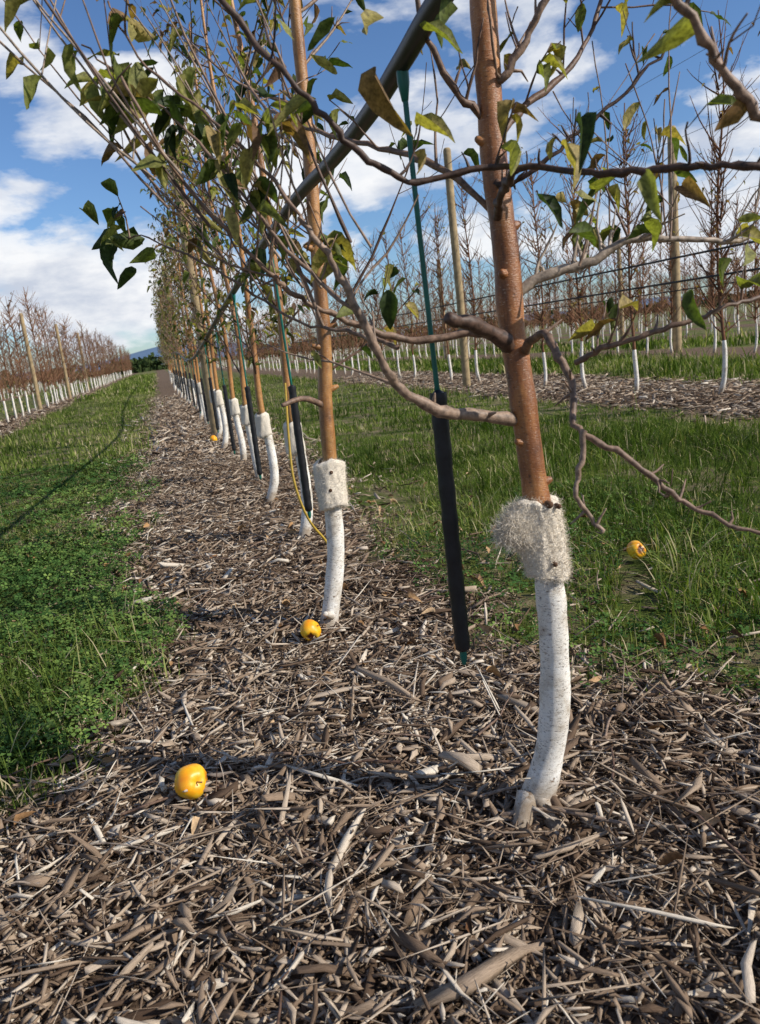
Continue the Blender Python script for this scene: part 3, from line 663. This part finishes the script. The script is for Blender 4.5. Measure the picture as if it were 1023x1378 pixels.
# ------------------------------------------------------------------ fallen fruit
def fruit_mat():
    m,nt,b=newmat("overripe_fruit_skin")
    n=noise(nt,14,4,.6); r=ramp(nt,[(.35,(.85,.27,.008)),(.5,(.88,.42,.01)),(.66,(.86,.60,.04))],n.outputs["Fac"])
    a=N(nt,"ShaderNodeAttribute");a.attribute_name="rnd"
    c=mix(nt,r.outputs[0],(.16,.035,.012),a.outputs["Fac"])
    n2=noise(nt,90,3,.6); sp=ramp(nt,[(.68,(0,0,0)),(.74,(1,1,1))],n2.outputs["Fac"]); c=mix(nt,c,(.3,.12,.02),sp.outputs[0])
    nt.links.new(c,b.inputs["Base Color"]); b.inputs["Roughness"].default_value=.42
    bump(nt,b,n2.outputs["Fac"],.15,.001)
    return m
M_fruit=fruit_mat()
def fruit(x,y,r,rot,hole,dz=0.):
    n,k=22,32; th=np.linspace(.001,math.pi-.001,n); a=np.arange(k)*2*math.pi/k
    Th,A=np.meshgrid(th,a,indexing='ij')
    R_=r*(1-.22*np.exp(-(Th/.35)**2)-.12*np.exp(-((math.pi-Th)/.3)**2)+.03*np.cos(5*A)*np.sin(Th))
    V=np.stack([R_*np.sin(Th)*np.cos(A),R_*np.sin(Th)*np.sin(A),R_*np.cos(Th)*.92],-1).reshape(-1,3)
    hd=np.array(hole,float);hd/=np.linalg.norm(hd)
    RM=np.array(Matrix.Rotation(rot[2],3,'Z')@Matrix.Rotation(rot[1],3,'Y')@Matrix.Rotation(rot[0],3,'X')); hd=RM.T@hd
    U=V/np.linalg.norm(V,axis=1)[:,None]; ang=np.arccos(np.clip(U@hd,-1,1))
    g=np.clip((.55-ang+.1*np.sin(U[:,2]*14)+.07*np.sin(U[:,0]*19))/.12,0,1)
    V=V*(1-.2*g)[:,None]
    i=np.arange(n-1)[:,None];j=np.arange(k)[None,:];j2=(j+1)%k
    Qf=np.stack([i*k+j,(i+1)*k+j,(i+1)*k+j2,i*k+j2],-1).reshape(-1,4)
    e=empty("fallen_apple",(x,y,float(gz(x,y))+.02+r*.85+dz)); e.rotation_euler=rot
    obj("flesh",mesh_arrays("flesh",V,Qf,[M_fruit],g,True),e)
    ac=Acc(); tube(ac,cr([(0,0,r*.62),(.002,0,r*.85),(.006,0,r*1.12)],6),[.002,.0015,.0015,.0015,.0015,.002],6,.3); obj("stem",ac.mesh("stem",[M_twig]),e)
fruit(-.08,1.66,.039,(1.2,.4,.3),(1,-.1,-.2),.004); fruit(.35,2.45,.037,(.5,.9,.2),(-.1,-1,-.5)); fruit(1.74,2.64,.040,(.9,.2,1),(.1,-.9,.3)); fruit(.5,9.3,.045,(.9,.2,1),(.1,.8,.5))
# ------------------------------------------------------------------ far scenery
def hills():
    x=np.linspace(-3500,3500,160); y0=3200
    hh=26+30*np.exp(-((x-60)/260)**2)+14*np.sin(x/300+1)+8*np.sin(x/110)
    V=[]
    for s,(yy,f) in enumerate(((y0-500,-.1),(y0-250,.55),(y0,1.0),(y0+300,.5))):
        V.append(np.stack([x,np.full_like(x,yy)+60*np.sin(x/200),hh*f],-1))
    V=np.concatenate(V); n=len(x)
    i=np.arange(3)[:,None];j=np.arange(n-1)[None,:]
    Q=np.stack([i*n+j,i*n+j+1,(i+1)*n+j+1,(i+1)*n+j],-1).reshape(-1,4)
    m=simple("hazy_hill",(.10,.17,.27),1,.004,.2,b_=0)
    obj("distant_hills",mesh_arrays("distant_hills",V,Q,[m],smooth=True))
hills()
M_far=attr_mat("far_foliage",[(0,(.02,.04,.015)),(1,(.08,.11,.04))],.8,1,.4,bumps=0,diffuse=True)
def treeline():
    n=16000; K=150; cx=rng.uniform(-60,140,K); cy=rng.uniform(135,160,K); cr_=rng.uniform(.9,1.9,K)
    i=rng.integers(0,K,n); d=rng.normal(0,1,(n,3)); d/=np.linalg.norm(d,axis=1)[:,None]
    p=np.stack([cx[i],cy[i],cr_[i]*.7],-1)+d*(cr_[i]*rng.uniform(.6,1.1,n))[:,None]*np.array([1.2,1,.9]); p[:,2]=np.abs(p[:,2])
    T=np.array([(-.5,-.5,0),(.5,-.5,.1),(.6,.5,0),(-.4,.5,.1)])
    V,QQ,m=scatter(T,np.array([[0,1,2,3]]),p,frames(rng.uniform(0,6.28,n),rng.uniform(-1.5,1.5,n),rng.uniform(-3,3,n)),rng.uniform(.25,.6,(n,1))*np.ones((1,3)))
    obj("distant_tree_line",mesh_arrays("distant_tree_line",V,QQ,[M_far],np.repeat(rng.uniform(0,1,n),m)))
treeline()
# ------------------------------------------------------------------ light
sd=Vector((.98,-.68,.80)).normalized()
el=math.asin(sd.z); az=math.atan2(sd.x,sd.y)
L=bpy.data.lights.new("sun",'SUN'); L.energy=5.0; L.angle=math.radians(.5); L.color=(1,.94,.85)
lo=bpy.data.objects.new("sun",L); link(lo); lo.rotation_euler=sd.to_track_quat('Z','Y').to_euler()
W=bpy.data.worlds.new("World"); SC.world=W; W.use_nodes=True; nt=W.node_tree; bg=nt.nodes["Background"]
sky=N(nt,"ShaderNodeTexSky"); sky.sky_type='NISHITA'; sky.sun_disc=False; sky.sun_elevation=el; sky.sun_rotation=az; sky.air_density=1.0; sky.dust_density=.3; sky.ozone_density=2.0
tc=N(nt,"ShaderNodeTexCoord"); sp=N(nt,"ShaderNodeSeparateXYZ"); nt.links.new(tc.outputs["Generated"],sp.inputs[0])
def M(op,a,b):
    n=N(nt,"ShaderNodeMath",operation=op)
    for i,v in enumerate((a,b)):
        if isinstance(v,(int,float)): n.inputs[i].default_value=v
        else: nt.links.new(v,n.inputs[i])
    return n.outputs[0]
zz=M('ADD',M('MAXIMUM',sp.outputs[2],0.0),.42)
cb=N(nt,"ShaderNodeCombineXYZ"); nt.links.new(M('DIVIDE',sp.outputs[0],zz),cb.inputs[0]); nt.links.new(M('DIVIDE',sp.outputs[1],zz),cb.inputs[1])
nt.links.new(M('MULTIPLY_ADD',sp.outputs[2],2.4),cb.inputs[2]); cb.inputs[2].links[0].from_node.inputs[2].default_value=1.7
n=noise(nt,2.3,10,.56,vec=cb.outputs[0]); n.inputs["Distortion"].default_value=.15
fac=M('ADD',n.outputs["Fac"],M('MULTIPLY',M('SUBTRACT',.30,sp.outputs[2]),.16))
cl=ramp(nt,[(.50,(0,0,0)),(.57,(.85,.85,.85)),(.65,(1,1,1))],fac)
n2=noise(nt,5,6,.6,vec=cb.outputs[0])
cc=ramp(nt,[(.35,(6.2,6.8,8.0)),(.6,(10.2,10.3,10.5))],n2.outputs["Fac"])
skyc=mix(nt,sky.outputs[0],(.80,1.02,1.32),1.0,'MULTIPLY')
out=mix(nt,skyc,cc.outputs[0],cl.outputs[0])
nt.links.new(out,bg.inputs[0]); bg.inputs[1].default_value=.094
# ------------------------------------------------------------------ camera
ps,t,rr=map(math.radians,(14.6,12.6,6.5))
F=Vector((math.sin(ps)*math.cos(t),math.cos(ps)*math.cos(t),-math.sin(t)))
R0=Vector((math.cos(ps),-math.sin(ps),0)); U0=R0.cross(F)
c,s=math.cos(rr),math.sin(rr); R=c*R0-s*U0; U=s*R0+c*U0
cam=bpy.data.cameras.new("camera"); co=bpy.data.objects.new("camera",cam); link(co)
Mx=Matrix((R,U,-F)).transposed().to_4x4(); Mx.translation=Vector((0,0,1.0)); co.matrix_world=Mx
cam.sensor_fit='VERTICAL'; cam.sensor_height=36; cam.lens=1035/1378*36; cam.clip_start=.02; cam.clip_end=9000
cam.dof.use_dof=True; cam.dof.focus_distance=2.3; cam.dof.aperture_fstop=9
SC.camera=co
SC.view_settings.view_transform='Standard'; SC.view_settings.look='None'; SC.view_settings.exposure=0
